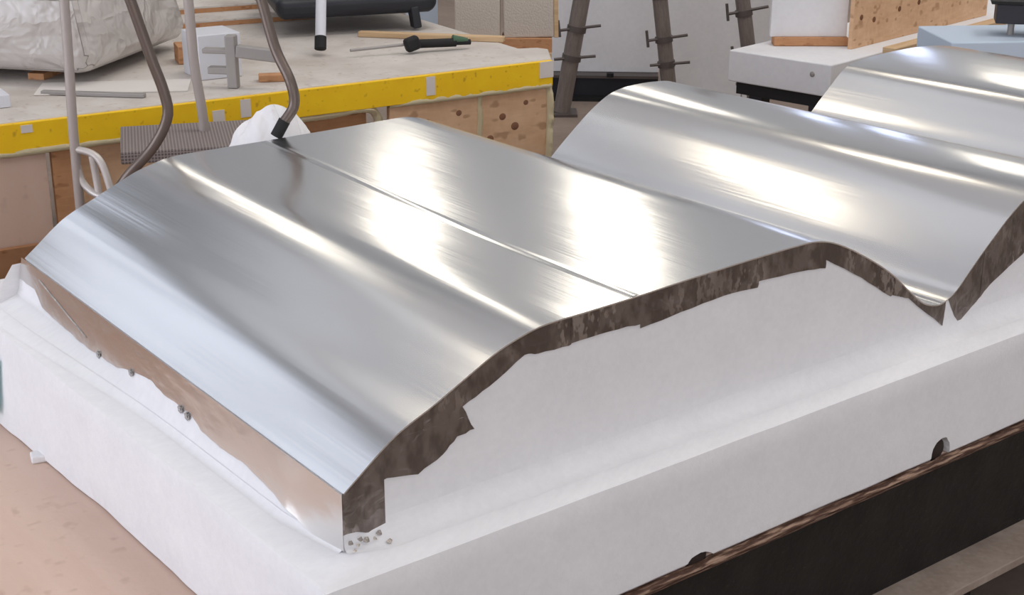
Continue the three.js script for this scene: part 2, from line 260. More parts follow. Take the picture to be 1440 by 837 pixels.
function gridGeometry(nu, nv, fn, uvfn, flip) {
  const pos = [], uv = [], idx = [];
  for (let j = 0; j <= nv; j++) for (let i = 0; i <= nu; i++) { pos.push(...fn(i / nu, j / nv, i, j)); uv.push(...(uvfn ? uvfn(i / nu, j / nv, i, j) : [i / nu, j / nv])); }
  for (let j = 0; j < nv; j++) for (let i = 0; i < nu; i++) { const a = j * (nu + 1) + i, b = a + 1, c = a + nu + 1, d = c + 1; flip ? idx.push(a, c, b, b, c, d) : idx.push(a, b, c, b, d, c); }
  const g = new THREE.BufferGeometry(); g.setAttribute('position', new THREE.Float32BufferAttribute(pos, 3)); g.setAttribute('uv', new THREE.Float32BufferAttribute(uv, 2)); g.setIndex(idx); g.computeVertexNormals(); return g;
}
{
  const mould = thing('foam_mould', 'white foam mould block with a stepped ledge, carrying the wavy aluminium sheet', 'foam mould', mouldSpot(-MOULD_BASE), MT);
  // base slab: rings of a rounded plan, wobbling a little at the foot
  const x0 = -0.075, x1 = XEND + 0.075, z0 = -DEPTH - 0.2, z1 = 0.0765;
  const plan = []; const NX = 160, NZ = 70;
  for (let i = 0; i < NX; i++) plan.push([mix(x0, x1, i / NX), z1, 0, 1]);
  for (let i = 0; i < NZ; i++) plan.push([x1, mix(z1, z0, i / NZ), 1, 0]);
  for (let i = 0; i < NX; i++) plan.push([mix(x1, x0, i / NX), z0, 0, -1]);
  for (let i = 0; i < NZ; i++) plan.push([x0, mix(z0, z1, i / NZ), -1, 0]);
  const N = plan.length, rings = [[0, 0.003], [0.004, 0], [0.05, 0], [0.1, 0], [0.15, 0], [MOULD_BASE - 0.005, 0], [MOULD_BASE - 0.0015, 0.0012], [MOULD_BASE, 0.005]], pos = [], uv = [], idx = [];
  rings.forEach(([y, inset], r) => plan.forEach(([x, z, nx, nz], i) => {
    const low = 1 - y / MOULD_BASE, wob = (fbm(x * 9 + 40, z * 9 + y * 12, 5, 3) - 0.5) * (0.002 + 0.008 * low * (nx < 0 ? 1 : 0.2)) + (nx < 0 ? 0.02 * low * sstep(0.5, 1.2, -z) : 0);
    const o = wob - inset; pos.push(clamp(x + nx * o, x0 - 0.06, x1 + 0.06), y, z + nz * o); uv.push(nx ? z : x, y);
  }));
  for (let r = 0; r < rings.length - 1; r++) for (let i = 0; i < N; i++) { const j = (i + 1) % N, a = r * N + i, b = r * N + j; idx.push(a, b, a + N, b, b + N, a + N); }
  const cap = (r, up) => { const s = pos.length / 3; for (let i = 0; i < N; i++) { const k = (r * N + i) * 3; pos.push(pos[k], pos[k + 1], pos[k + 2]); uv.push(pos[k], pos[k + 2]); } const c = pos.length / 3; pos.push((x0 + x1) / 2, rings[r][0], (z0 + z1) / 2); uv.push(1, -0.6); for (let i = 0; i < N; i++) up ? idx.push(s + i, s + (i + 1) % N, c) : idx.push(s + (i + 1) % N, s + i, c); };
  cap(rings.length - 1, true); cap(0, false);
  let g = new THREE.BufferGeometry(); g.setAttribute('position', new THREE.Float32BufferAttribute(pos, 3)); g.setAttribute('uv', new THREE.Float32BufferAttribute(uv, 2)); g.setIndex(idx);
  g = g.toNonIndexed(); g = toCreasedNormals(g, 0.6);
  // two broken notches in the foot of the front
  const ev = new Evaluator(); ev.attributes = ['position', 'normal', 'uv'];
  let br = new Brush(g); br.updateMatrixWorld();
  for (const [x, y, sx, sy, sz] of [[1.205, 0.004, 0.027, 0.034, 0.09], [0.60, -0.012, 0.035, 0.026, 0.06]]) {
    const s = new THREE.IcosahedronGeometry(1, 3), p = s.attributes.position;
    for (let i = 0; i < p.count; i++) { const k = 1 + 0.25 * (fbm(p.getX(i) * 2 + 9, p.getY(i) * 2 + p.getZ(i) * 2 + x * 9, 6, 2) - 0.5); p.setXYZ(i, p.getX(i) * sx * k, p.getY(i) * sy * k, p.getZ(i) * sz * k); }
    s.computeVertexNormals(); const b = new Brush(s); b.position.set(x, y, z1); b.updateMatrixWorld(); br = ev.evaluate(br, b, SUBTRACTION);
  }
  obj('base_slab', br.geometry, M.foam, mould);
  for (const [x, y, q] of [[1.205, 0.008, 0.027], [0.6, -0.004, 0.027]]) { const k = new THREE.IcosahedronGeometry(q, 2); k.scale(1.05, 0.95, 0.6); k.translate(x, y + 0.002, z1 - 0.02); obj('notch_shade', k, std({ color: 0x2e211b, roughness: 0.8 }), mould, 'dark insert standing in for the shade inside the broken notch'); }  // dark insert added so the notches look like deep shaded holes
  // upper block: wave-topped, with coves where it meets the ledge
  const top = profile.map(([x, y]) => [x, y - 0.0035]), y00 = MOULD_BASE;
  const face = new THREE.Shape([new THREE.Vector2(0, y00), new THREE.Vector2(XEND, y00), ...top.slice().reverse().map(([x, y]) => new THREE.Vector2(x, y + y00))]);
  const fr = new THREE.ShapeGeometry(face); fr.translate(0, 0, -0.002);
  const bk = gridGeometry(top.length - 1, 1, (u, v, i, j) => [top[i][0] + (j ? slip(top[i][0], -DEPTH) : 0), j ? top[i][1] + y00 + twist(top[i][0], -DEPTH) - 0.002 : y00, -DEPTH], null, true);
  const leftFace = gridGeometry(60, 8, (u, v) => { const z = mix(-DEPTH - 0.02, -0.002, u); return [faceX(z, v), y00 + v * (top[0][1] + twist(0, z)), z]; }, (u, v) => [u * DEPTH, v * 0.09]);
  const leftBack = gridGeometry(1, 8, (u, v) => [mix(0.3, flare(-DEPTH - 0.02) * (1 - v), u), y00 + v * top[0][1], -DEPTH - 0.02], null);
  const topFace = gridGeometry(top.length - 1, 1, (u, v, i, j) => [top[i][0] + (j ? slip(top[i][0], -DEPTH) : 0), top[i][1] + y00 + (j ? twist(top[i][0], -DEPTH) : 0), j ? -DEPTH : -0.002], null);
  const rightFace = gridGeometry(1, 1, (u, v) => [XEND, y00 + v * top[top.length - 1][1], mix(-0.002, -DEPTH, u)], null);
  const cove = 0.032, frontCove = gridGeometry(160, 8, (u, v) => { const a = v * Math.PI / 2, c = cove * (0.96 + 0.08 * vnoise(u * 30, 1, 8)) * mix(0.35, 1, sstep(0, 0.06, u * XEND)); return [mix(0, XEND, u), y00 + c * (1 - Math.cos(a)) + 0.0002, -0.002 + c * (1 - Math.sin(a))]; }, (u, v) => [u * XEND, v * 0.05]);
  const lc = 0.01, leftCove = gridGeometry(60, 6, (u, v) => { const z = mix(-DEPTH - 0.02, -0.002, u), a = v * Math.PI / 2; const h = lc * (1 - Math.cos(a)); return [faceX(z, h / 0.09) - lc * (1 - Math.sin(a)) - 0.0004 * Math.sin(a), y00 + h + 0.0002, z]; }, (u, v) => [u * DEPTH, v * 0.02]);
  obj('wave_block', [fr, bk, leftFace, leftBack, topFace, rightFace, frontCove, leftCove], M.foam, mould);
  // a turquoise marking at the far end of the left side
  const mk = gridGeometry(8, 8, (u, v) => { const z = mix(-1.34, -1.088, u), y = mix(0.03, 0.135, v); return [x0 - 0.0235 * (1 - y / 0.19) * 1.2 - 0.006 - 0.001 * (u - u * u), y, z]; }, null);
  obj('paint_mark', mk, M.cyan, mould, 'turquoise paint mark');
  // the board under the left end
  const board = thing('plywood_board', 'pinkish bare plywood board under the left end of the foam mould', 'board', mouldSpot(-MOULD_BASE - 0.022), MT);
  obj('plywood_panel', bx(XEND + 1.6, 0.02, 1.62, (XEND + 1.6) / 2 - 1.35, 0.01, -0.745, 0.002), M.board, board);
  obj('plywood_panel', bx(1.2, 0.02, 0.56, -0.73, 0.01, -1.84, 0.002), M.kick, board, 'added brown panel mirrored in the side strip');  // unseen brown panel, added so the side strip mirrors brown
}
{
  // steel bench: front beam with a web and a dusty lower flange, a rusty wooden lip, legs
  const bench = thing('steel_bench', 'black steel bench beam with a dusty flange carrying the foam mould', 'bench', [MO[0], 0, MO[2]], MT);
  const Y = MO[1], L = XEND + 1.5, cx = L / 2 - 1.3;
  const lipG = gridGeometry(400, 3, (u, v) => { const x = mix(-0.25, XEND + 0.1, u), n = fbm(x * 22, v * 4, 15, 3) - 0.5, prof = [[0.0, 0.0], [0.014, -0.001], [0.016, -0.006], [0.004, -0.02]][Math.round(v * 3)]; return [x, Y - MOULD_BASE - 0.0008 + prof[1] + n * 0.007 * (v > 0.5 ? 1.5 : 0.5) - 0.003, 0.07 + prof[0] + n * 0.014]; }, (u, v) => [u * 4, v * 0.1], true);
  obj('wooden_lip', lipG, M.lip, bench, 'rusty brown splintered edge strip');
  obj('web', bx(L, 0.225, 0.012, cx, Y - 0.325, 0.052), M.blackSteel, bench);
  obj('flange', bx(L, 0.018, 0.16, cx, Y - 0.444, 0.064, 0.003), M.dustySteel, bench, 'dusty grey brown lower flange');
  obj('back_beam', bx(L, 0.22, 0.05, cx, Y - 0.325, -1.35), M.blackSteel, bench);
  for (const x of [-1.1, 0.6, 2.2, 3.4]) { obj('cross_beam', bx(0.06, 0.2, 1.36, x, Y - 0.33, -0.65), M.blackSteel, bench); }
  for (const x of [-1.1, 1.4, 3.4]) for (const z of [-0.02, -1.3]) obj('leg', bx(0.08, Y - 0.453, 0.08, x, (Y - 0.453) / 2, z), M.blackSteel, bench);
}

// ------------------------------------------------------------------ the aluminium sheet with its taped edges
{
  const sheet = thing('aluminium_sheet', 'shiny brushed aluminium sheet bent into waves on top of the white foam mould', 'metal sheet', mouldSpot(0), MT);
  const nz = 48, th = 0.0022, n = profile.length - 1, arc = [0];
  for (let i = 1; i <= n; i++) arc.push(arc[i - 1] + Math.hypot(profile[i][0] - profile[i - 1][0], profile[i][1] - profile[i - 1][1]));
  const zf = 0.0025, zb = -DEPTH - 0.004;
  const dent = (x, z) => 0.0011 * (fbm(x * 5 + 3, z * 2.2 + 7, 61, 2) - 0.5) + 0.0004 * (fbm(x * 16, z * 3, 66, 2) - 0.5);
  const at = (i, z, o = 0) => { const a = profile[Math.max(0, i - 1)], b = profile[Math.min(n, i + 1)], l = Math.hypot(b[0] - a[0], b[1] - a[1]), nx = -(b[1] - a[1]) / l, ny = (b[0] - a[0]) / l, [x, y] = profile[i]; return [x + nx * o + slip(x, z), y + ny * o + dent(x, z) + twist(x, z), z]; };
  const topG = gridGeometry(n, nz, (u, v, i, j) => at(i, mix(zf, zb, j / nz)), (u, v, i, j) => [arc[i], mix(zf, zb, j / nz)]);
  const botG = gridGeometry(n, 4, (u, v, i, j) => at(i, mix(zf, zb, j / 4), -th), (u, v, i, j) => [arc[i], mix(zf, zb, j / 4)], true);
  const frontG = gridGeometry(n, 1, (u, v, i, j) => at(i, zf, j ? 0 : -th), (u, v, i) => [arc[i], v * 0.01]);
  const backG = gridGeometry(n, 1, (u, v, i, j) => at(i, zb, j ? 0 : -th), (u, v, i) => [arc[i], v * 0.01], true);
  const leftG = gridGeometry(nz, 1, (u, v, i, j) => at(0, mix(zb, zf, i / nz), j ? 0 : -th), (u, v) => [u, v * 0.01]);
  obj('sheet', [topG, botG, frontG, backG, leftG], M.aluminium, sheet);
  // raised seam along the first plateau
  const seam = gridGeometry(10, 60, (u, v) => { const z = mix(zf - 0.002, zb + 0.002, v), x = 0.512 + 0.038 * sstep(0.25, 1.15, -z) + (u - 0.5) * 0.022; return [x, heightAt(x) + twist(x, z) + dent(x, z) + 0.00012 + 0.0006 * Math.sin(u * Math.PI) ** 2, z]; }, (u, v) => [u * 0.01, v * 1.2]);
  obj('seam', seam, M.aluminium, sheet, 'thin raised seam line');
  // foil strips stuck over the front edge, each overlapping the one before it
  const strips = [
    [0.0, 0.066, [[.066, .019], [.038, .017], [.02, .024], [-.002, .025]]],
    [0.006, 0.196, [[.197, .159], [.217, .12], [.187, .117], [.163, .097], [.121, .079], [.07, .089], [.04, .088], [.016, .09]]],
    [0.182, 0.398, [[.398, .209], [.388, .203], [.331, .205], [.306, .209], [.243, .177], [.197, .159], [.182, .156]]],
    [0.391, 0.534, [[.534, .204], [.465, .207], [.391, .206]]],
    [0.527, 0.782, [[.782, .218], [.779, .207], [.702, .21], [.611, .204], [.527, .197]]],
    [0.775, 0.95, [[.94, .222], [.94, .206], [.882, .213], [.775, .218]]],
    [0.94, 1.15, [[1.15, .108], [1.133, .121], [1.121, .116], [1.038, .168], [.94, .221]]],
    [1.127, 1.282, [[1.282, .056], [1.279, .024], [1.171, .102], [1.127, .117]]],
    [1.288, 1.40, [[1.40, .066], [1.377, .049], [1.328, .018], [1.303, .052]]],
    [1.385, 1.66, [[1.66, .19], [1.58, .175], [1.509, .116], [1.426, .081], [1.385, .058]]],
    [1.64, 1.95, [[1.95, .09], [1.84, .15], [1.72, .19], [1.64, .19]]],
    [1.93, 2.25, [[2.25, .05], [2.15, .03], [2.03, .06], [1.93, .1]]],
  ];
  strips.forEach(([xa, xb, low], k) => {
    const pts = []; const K = Math.max(6, Math.round((xb - xa) / 0.01));
    for (let i = 0; i <= K; i++) { const x = mix(xa, xb, i / K); pts.push(new THREE.Vector2(x, heightAt(x) - 0.0014)); }
    low.forEach(([x, y], i) => {                                  // ragged torn lower edge
      pts.push(new THREE.Vector2(x, y));
      const q = low[i + 1]; if (q) for (let s = 1; s < 4; s++) pts.push(new THREE.Vector2(mix(x, q[0], s / 4) + (rnd() - 0.5) * 0.002, mix(y, q[1], s / 4) + (rnd() - 0.5) * 0.0025));
    });
    const g = new THREE.ExtrudeGeometry(new THREE.Shape(pts), { depth: 0.0009, bevelEnabled: false });
    g.translate(0, 0, -0.0014 + (k % 2 ? 0.0006 : 0));
    obj('foil_strip', g, M.tape, sheet);
  });
  for (const [x, y, s] of [[0.006, 0.013, 0.006], [0.022, 0.014, 0.005], [0.03, 0.011, 0.006], [0.052, 0.013, 0.006], [0.06, 0.003, 0.006], [0.016, 0.009, 0.004], [0.043, 0.009, 0.004], [0.008, 0.005, 0.004]]) {
    const g = new THREE.ShapeGeometry(new THREE.Shape(Array.from({ length: 7 }, (_, i) => new THREE.Vector2(s * (0.5 + 0.6 * rnd()) * Math.cos(i * 0.9), s * (0.4 + 0.5 * rnd()) * Math.sin(i * 0.9)))));
const c0 = 0.032, aa = Math.acos(clamp(1 - y / c0, 0, 1)); g.rotateX(-(Math.PI / 2 - aa)); g.translate(x, y + 0.0016 * Math.cos(aa), -0.002 + c0 * (1 - Math.sin(aa)) + 0.0016 * Math.sin(aa)); obj('foil_scrap', g, M.tape, sheet);
  }
  // the long strip hanging over the left edge
  const lowEdge = [[-1.2, .056], [-1.12, .057], [-1.071, .034], [-.949, .029], [-.899, .027], [-.831, .027], [-.796, .028], [-.723, .031], [-.665, .044], [-.591, .052], [-.537, .044], [-.474, .046], [-.439, .047], [-.4, .033], [-.341, .031], [-.266, .034], [-.19, .028], [-.108, .014], [-.06, .003], [-.02, .001], [.0025, .003]];
  const lowAt = z => { for (let i = 0; i < lowEdge.length - 1; i++) if (z <= lowEdge[i + 1][0]) return mix(lowEdge[i][1], lowEdge[i + 1][1], clamp((z - lowEdge[i][0]) / (lowEdge[i + 1][0] - lowEdge[i][0]), 0, 1)); return lowEdge[lowEdge.length - 1][1]; };
  const lt = gridGeometry(160, 10, (u, v) => { const z = mix(-1.2, 0.0025, u), y = Math.max(0.0015, mix(lowAt(z) + 0.003 * (fbm(z * 60, 1, 88, 2) - 0.5), 0.0872 + twist(0, z), v)); return [faceX(z, y / (0.0845 + twist(0, z))) - 0.0025 - 0.0014 * (fbm(z * 6, y * 30, 91, 3) - 0.3), y, z]; }, (u, v) => [u * 1.2, v * 0.09]);
  obj('side_strip', lt, M.leftTape, sheet, 'long metal strip folded over the left edge');
  const rib = gridGeometry(30, 3, (u, v) => { const z = mix(-1.10, -0.86, u), y = mix(0.080, 0.042, u) + (v - 0.5) * 0.003; return [faceX(z, y / (0.0845 + twist(0, z))) - 0.0036 - 0.0012 * Math.sin(v * Math.PI), y, z]; }, null);
  obj('crease', rib, M.leftTape, sheet);
  for (const [z, y] of [[-0.80, 0.03], [-0.665, 0.041], [-0.475, 0.043], [-0.45, 0.04]]) {
    const g = new THREE.IcosahedronGeometry(0.006, 2), p = g.attributes.position;
    for (let i = 0; i < p.count; i++) { const k = 0.55 + 0.9 * hash(Math.round(p.getX(i) * 900), Math.round(p.getY(i) * 900 + p.getZ(i) * 500), 12); p.setXYZ(i, p.getX(i) * k * 0.5, p.getY(i) * k, p.getZ(i) * k * 1.3); }
    g.computeVertexNormals(); g.translate(faceX(z, y / (0.0845 + twist(0, z))) - 0.003, y, z); obj('foil_curl', g, M.greySteel, sheet);
  }
}
{
  const g = new RoundedBoxGeometry(0.07, 0.014, 0.03, 2, 0.004); g.rotateY(0.4); g.translate(0, 0.007, 0);
  const c = obj('foam_chip', g, M.foamPlain); c.position.set(-0.835, MO[1] - MOULD_BASE - 0.002, -2.43); tag(c, 'small white foam chip lying on the plywood board', 'foam chip');
}

// ------------------------------------------------------------------ the yellow-edged work table behind
const TT = R(31.3), TP = [0.129, 0, -4.6];
{
  const t = thing('work_table', 'long work table with a yellow painted edge and plywood sides', 'table', TP, TT);
  const Y = 0.77, xl = -3.2;
  const topShape = new THREE.Shape([[xl, 0.02], [0, 0.02], [0.075, 0.155], [0.06, 0.19], [0, 0.21], [0, 1.52], [xl, 1.52]].map(p => new THREE.Vector2(...p)));
  const tg = new THREE.ExtrudeGeometry(topShape, { depth: 0.067, bevelEnabled: true, bevelSize: 0.004, bevelThickness: 0.004, bevelSegments: 2, curveSegments: 1 }); tg.rotateX(-Math.PI / 2); tg.translate(0, Y - 0.071, 0); boxUV(tg);
  obj('table_top', tg, M.tableTop, t);
  obj('edge_board', bx(-xl - 0.002, 0.078, 0.02, xl / 2, Y - 0.043, -0.01, 0.002), M.yellow, t, 'yellow painted edge board');
  for (const [x, w, y, h] of [[-0.435, 0.03, Y - 0.037, 0.056], [-1.02, 0.03, Y - 0.036, 0.05], [-1.10, 0.035, Y - 0.05, 0.035], [-0.026, 0.05, Y - 0.03, 0.05], [-1.62, 0.03, Y - 0.02, 0.02]]) obj('paint_patch', bx(w, h, 0.003, x, y, 0.0012), M.whitePatch, t, 'worn pale patch');
  for (const [xa, xb, z, m, name] of [[-0.565, -0.262, -0.015, M.osb, 'side_panel'], [-0.25, -0.012, -0.015, M.osb, 'side_panel'], [-0.86, -0.62, -0.06, M.darkTimber, 'side_panel'], [-1.50, -0.875, -0.05, M.osb, 'side_panel'], [-1.56, -1.505, -0.02, M.darkTimber, 'side_post'], [xl, -1.575, -0.015, M.pinkPanel, 'side_panel']])
    obj(name, bx(xb - xa, Y - 0.085, 0.02, (xa + xb) / 2, (Y - 0.085) / 2, z - 0.012, 0.002), m, t, name === 'side_panel' && m === M.pinkPanel ? 'pale pinkish side panel' : undefined);
  obj('kick_board', bx(1.1, 0.44, 0.02, -2.08, 0.22, 0.006), M.kick, t, 'brown board across the lower side');
  for (const [x, y, s] of [[-0.175, 0.605, 0.012], [-0.13, 0.57, 0.014], [-0.22, 0.54, 0.013], [-0.33, 0.635, 0.01], [-0.19, 0.5, 0.012], [-0.44, 0.62, 0.01], [-0.09, 0.64, 0.009]]) {
    const k = new THREE.SphereGeometry(s, 12, 8); k.scale(1, 0.9, 0.25); k.translate(x, y, -0.017); obj('knot', k, std({ color: 0x8a6048, roughness: 0.9 }), t);
  }
  const bead = (pts, r, seed) => { const c = new THREE.CatmullRomCurve3(pts.map(V)), g = new THREE.TubeGeometry(c, pts.length * 14, r, 8), p = g.attributes.position, q = new THREE.Vector3(); for (let i = 0; i < p.count; i++) { q.fromBufferAttribute(p, i); const k = 0.5 * (fbm(q.x * 40, q.y * 40, seed, 3) - 0.4); p.setXYZ(i, q.x, q.y + k * r * 1.5, q.z + k * r * 2.5); } g.computeVertexNormals(); return g; };
  obj('foam_seam', bead([[-0.57, 0.687, -0.012], [-0.42, 0.688, -0.006], [-0.25, 0.687, -0.008], [-0.008, 0.688, -0.006]], 0.009, 3), M.seamFoam, t);
  obj('foam_seam', bead([[xl, 0.688, -0.008], [-2, 0.688, -0.006], [-1.6, 0.687, -0.006], [-1.2, 0.688, -0.01], [-0.86, 0.684, -0.01]], 0.009, 4), M.seamFoam, t);
  obj('foam_seam', bead([[-0.86, 0.678, -0.02], [-0.76, 0.68, -0.02], [-0.64, 0.684, -0.015], [-0.6, 0.655, -0.03], [-0.595, 0.58, -0.04]], 0.013, 5), M.seamFoam, t);
  obj('foam_seam', bead([[-0.256, 0.68, -0.02], [-0.256, 0.6, -0.02], [-0.258, 0.56, -0.018], [-0.26, 0.4, -0.02]], 0.009, 6), M.seamFoam, t);
  obj('foam_seam', bead([[-0.006, 0.69, -0.02], [0.0, 0.6, -0.02], [-0.004, 0.5, -0.018], [-0.008, 0.3, -0.02]], 0.012, 7), M.seamFoam, t);
  for (const x of [-3.0, -0.2]) obj('leg', bx(0.1, 0.69, 0.1, x, 0.345, -1.35), M.darkTimber, t);
  obj('back_panel', bx(-xl, 0.3, 0.02, xl / 2, 0.54, -1.45), M.osb, t);
}
const TY = 0.7705;   // top of that table
// plastic-wrapped bundle on battens
{
  const b = thing('wrapped_bundle', 'bulky bundle wrapped in creased clear plastic film at the table end', 'bundle', [-1.53, TY, -4.57], R(-12));
  for (const x of [-0.26, 0.2]) obj('batten', bx(0.05, 0.018, 0.5, x, 0.009, 0.0), M.darkTimber, b);
  const g = new RoundedBoxGeometry(0.95, 0.5, 0.66, 14, 0.06), p = g.attributes.position;
  for (let i = 0; i < p.count; i++) {
    let x = p.getX(i), y = p.getY(i), z = p.getZ(i);
    const s = y / 0.46 + 0.5, n1 = Math.abs(fbm(x * 4 + y * 5, z * 4 - y * 3, 17, 3) - 0.5), n2 = fbm(x * 9, y * 9 + z * 7, 19, 3) - 0.5;
    const k = 1 + 0.04 * (1 - s) - 0.07 * n1 + 0.06 * n2 - 0.16 * s * s; x *= k; z *= k; y += 0.03 * n2 + (y < 0 ? 0.035 * sstep(0.1, 0.43, Math.abs(x)) + 0.03 * Math.max(0, z) : 0);
    p.setXYZ(i, x, y, z);
  }
  const g2 = toCreasedNormals(mergeVertices(g.deleteAttribute('normal') && g).toNonIndexed(), 0.7); boxUV(g2); g2.translate(-0.06, 0.242, 0);
  obj('plastic_wrap', g2, M.wrap, b);
  for (const [x0, x1, y0, y1] of [[0.05, 0.33, 0.42, 0.07], [0.2, 0.36, 0.40, 0.15], [-0.35, 0.0, 0.12, 0.16]]) obj('film_fold', tube([[x0, y0, 0.245 + 0.05 * (0.46 - y0)], [(x0 + x1) / 2, (y0 + y1) / 2 + 0.02, 0.272], [x1, y1, 0.285]], 0.008, 20, 6), M.wrap, b);
}
// papers, scraps and boards
function flat(name, label, cat, w, h, d, [x, z], turn, m, y = TY, rx = 0) { const o = obj(name, bx(w, h, d, 0, h / 2, 0, Math.min(0.003, h / 3), 0, rx), m); o.position.set(x, y, z); o.rotation.y = turn; return tag(o, label, cat); }
flat('paper_sheet', 'crumpled pale sheet lying before the wrapped bundle', 'paper', 0.42, 0.004, 0.16, [-1.13, -4.17], R(8), M.paper);
flat('plastic_lid', 'white square block at the table end beneath the bundle', 'block', 0.12, 0.035, 0.1, [-1.42, -3.93], TT, M.whiteMetal);
flat('shade_strip', 'thin dark strip standing in for a shadow along the table edge below the bundle', 'shade strip', 0.3, 0.012, 0.02, [-1.16, -4.06], R(-8), M.greySteel);  // solid strip drawn in place of a thin diagonal shadow
flat('timber_block', 'short brown timber block beside the plastic bundle', 'timber block', 0.07, 0.055, 0.09, [-1.0, -4.56], R(20), M.darkTimber);
flat('white_box', 'white open box beside the steel clamp on the table', 'box', 0.13, 0.13, 0.14, [-0.885, -4.36], TT, M.whiteMetal);
{
  const c = thing('steel_clamp', 'grey steel clamp standing with its bar on the table edge', 'clamp', [-0.79, TY, -4.17], R(-8));
  obj('clamp_post', bx(0.03, 0.15, 0.03, 0, 0.075, 0, 0.004), M.greySteel, c);
  obj('clamp_bar', bx(0.12, 0.035, 0.03, 0.075, 0.1, 0, 0.004, 0, 0, -0.1), M.greySteel, c);
  obj('clamp_jaw', bx(0.075, 0.014, 0.03, -0.045, 0.105, 0, 0.003), M.greySteel, c); obj('clamp_jaw', bx(0.06, 0.02, 0.03, -0.04, 0.05, 0, 0.003), M.greySteel, c);
}
flat('wood_offcut', 'small brown wood offcut at the clamp foot', 'wood offcut', 0.09, 0.02, 0.04, [-0.69, -4.27], R(10), M.darkTimber);
for (const [w, x, z, y, n] of [[0.5, -1.02, -5.40, TY, 'lower'], [0.46, -1.2, -5.50, TY + 0.022, 'upper']]) {
  const p = thing('plywood_sheet', n === 'lower' ? 'light plywood sheet with a brown edge lying behind the table clutter' : 'upper plywood sheet of the stack lying on another sheet', 'plywood sheet', [x, y, z], R(27));
  obj('sheet_face', bx(w, 0.006, 0.34, 0, 0.0185, 0), M.tableTop, p); obj('sheet_core', bx(w - 0.002, 0.0155, 0.338, 0, 0.00775, 0), M.darkTimber, p);
}
// tipped chair: black seat, white legs with black feet
{
  const c = thing('tipped_chair', 'tipped over chair with a black seat and white tube legs on the table', 'chair', [-0.6, TY, -5.1], R(20));
  const s = new RoundedBoxGeometry(0.56, 0.07, 0.4, 6, 0.03), p = s.attributes.position;
  for (let i = 0; i < p.count; i++) { const x = p.getX(i), z = p.getZ(i); p.setY(i, p.getY(i) + 0.5 * x * x + 0.25 * z * z); }
  s.computeVertexNormals(); s.rotateX(0.12); s.translate(0.06, 0.075, -0.12); obj('seat', s, M.blackPlastic, c);
  obj('backrest', bx(0.42, 0.06, 0.4, 0.08, 0.21, -0.45, 0.02, 0, -0.9), M.blackPlastic, c);
  obj('hinge', bx(0.03, 0.075, 0.05, 0.26, 0.045, 0.06, 0.006, 0, 0, 0.15), M.blackPlastic, c, 'black bracket under the seat');
  for (const [a, b] of [[[-0.155, 0.022, 0.42], [-0.08, 0.42, 0.2]], [[0.3, 0.024, -0.42], [0.36, 0.42, -0.62]]]) {
    const l = obj('leg', rod(mixV(a, b, 0.07), b, 0.017), M.whiteMetal, c); obj('rubber_foot', rod(a, mixV(a, b, 0.085), 0.019), M.rubber, l);
  }
  obj('cross_tube', rod([-0.08, 0.42, 0.2], [0.36, 0.42, -0.62], 0.016), M.whiteMetal, c);
}
function mixV(a, b, t) { return a.map((v, i) => mix(v, b[i], t)); }
// sealant gun
{
  const g = thing('sealant_gun', 'black sealant gun with a long thin rod on the table', 'tool', [-0.32, TY, -4.70], R(22));
  obj('push_rod', rod([-0.2, 0.022, 0], [0.02, 0.03, 0], 0.005), M.greySteel, g);
  obj('gun_body', [rod([0.0, 0.028, 0], [0.15, 0.024, 0], 0.014), rod([0.14, 0.024, 0], [0.2, 0.022, 0], 0.009)], M.rubber, g);
  obj('trigger_grip', bx(0.05, 0.045, 0.035, 0.0, 0.031, 0.01, 0.012, 0, 0, 0.3), M.rubber, g);
  obj('nozzle', rod([0.14, 0.036, 0], [0.19, 0.028, 0], 0.013, 12, 0.6), M.green, g, 'dull green nozzle');
}
flat('thin_batten', 'thin pale batten lying behind the sealant gun', 'batten', 0.5, 0.018, 0.03, [-0.27, -4.95], R(-12), M.timber);

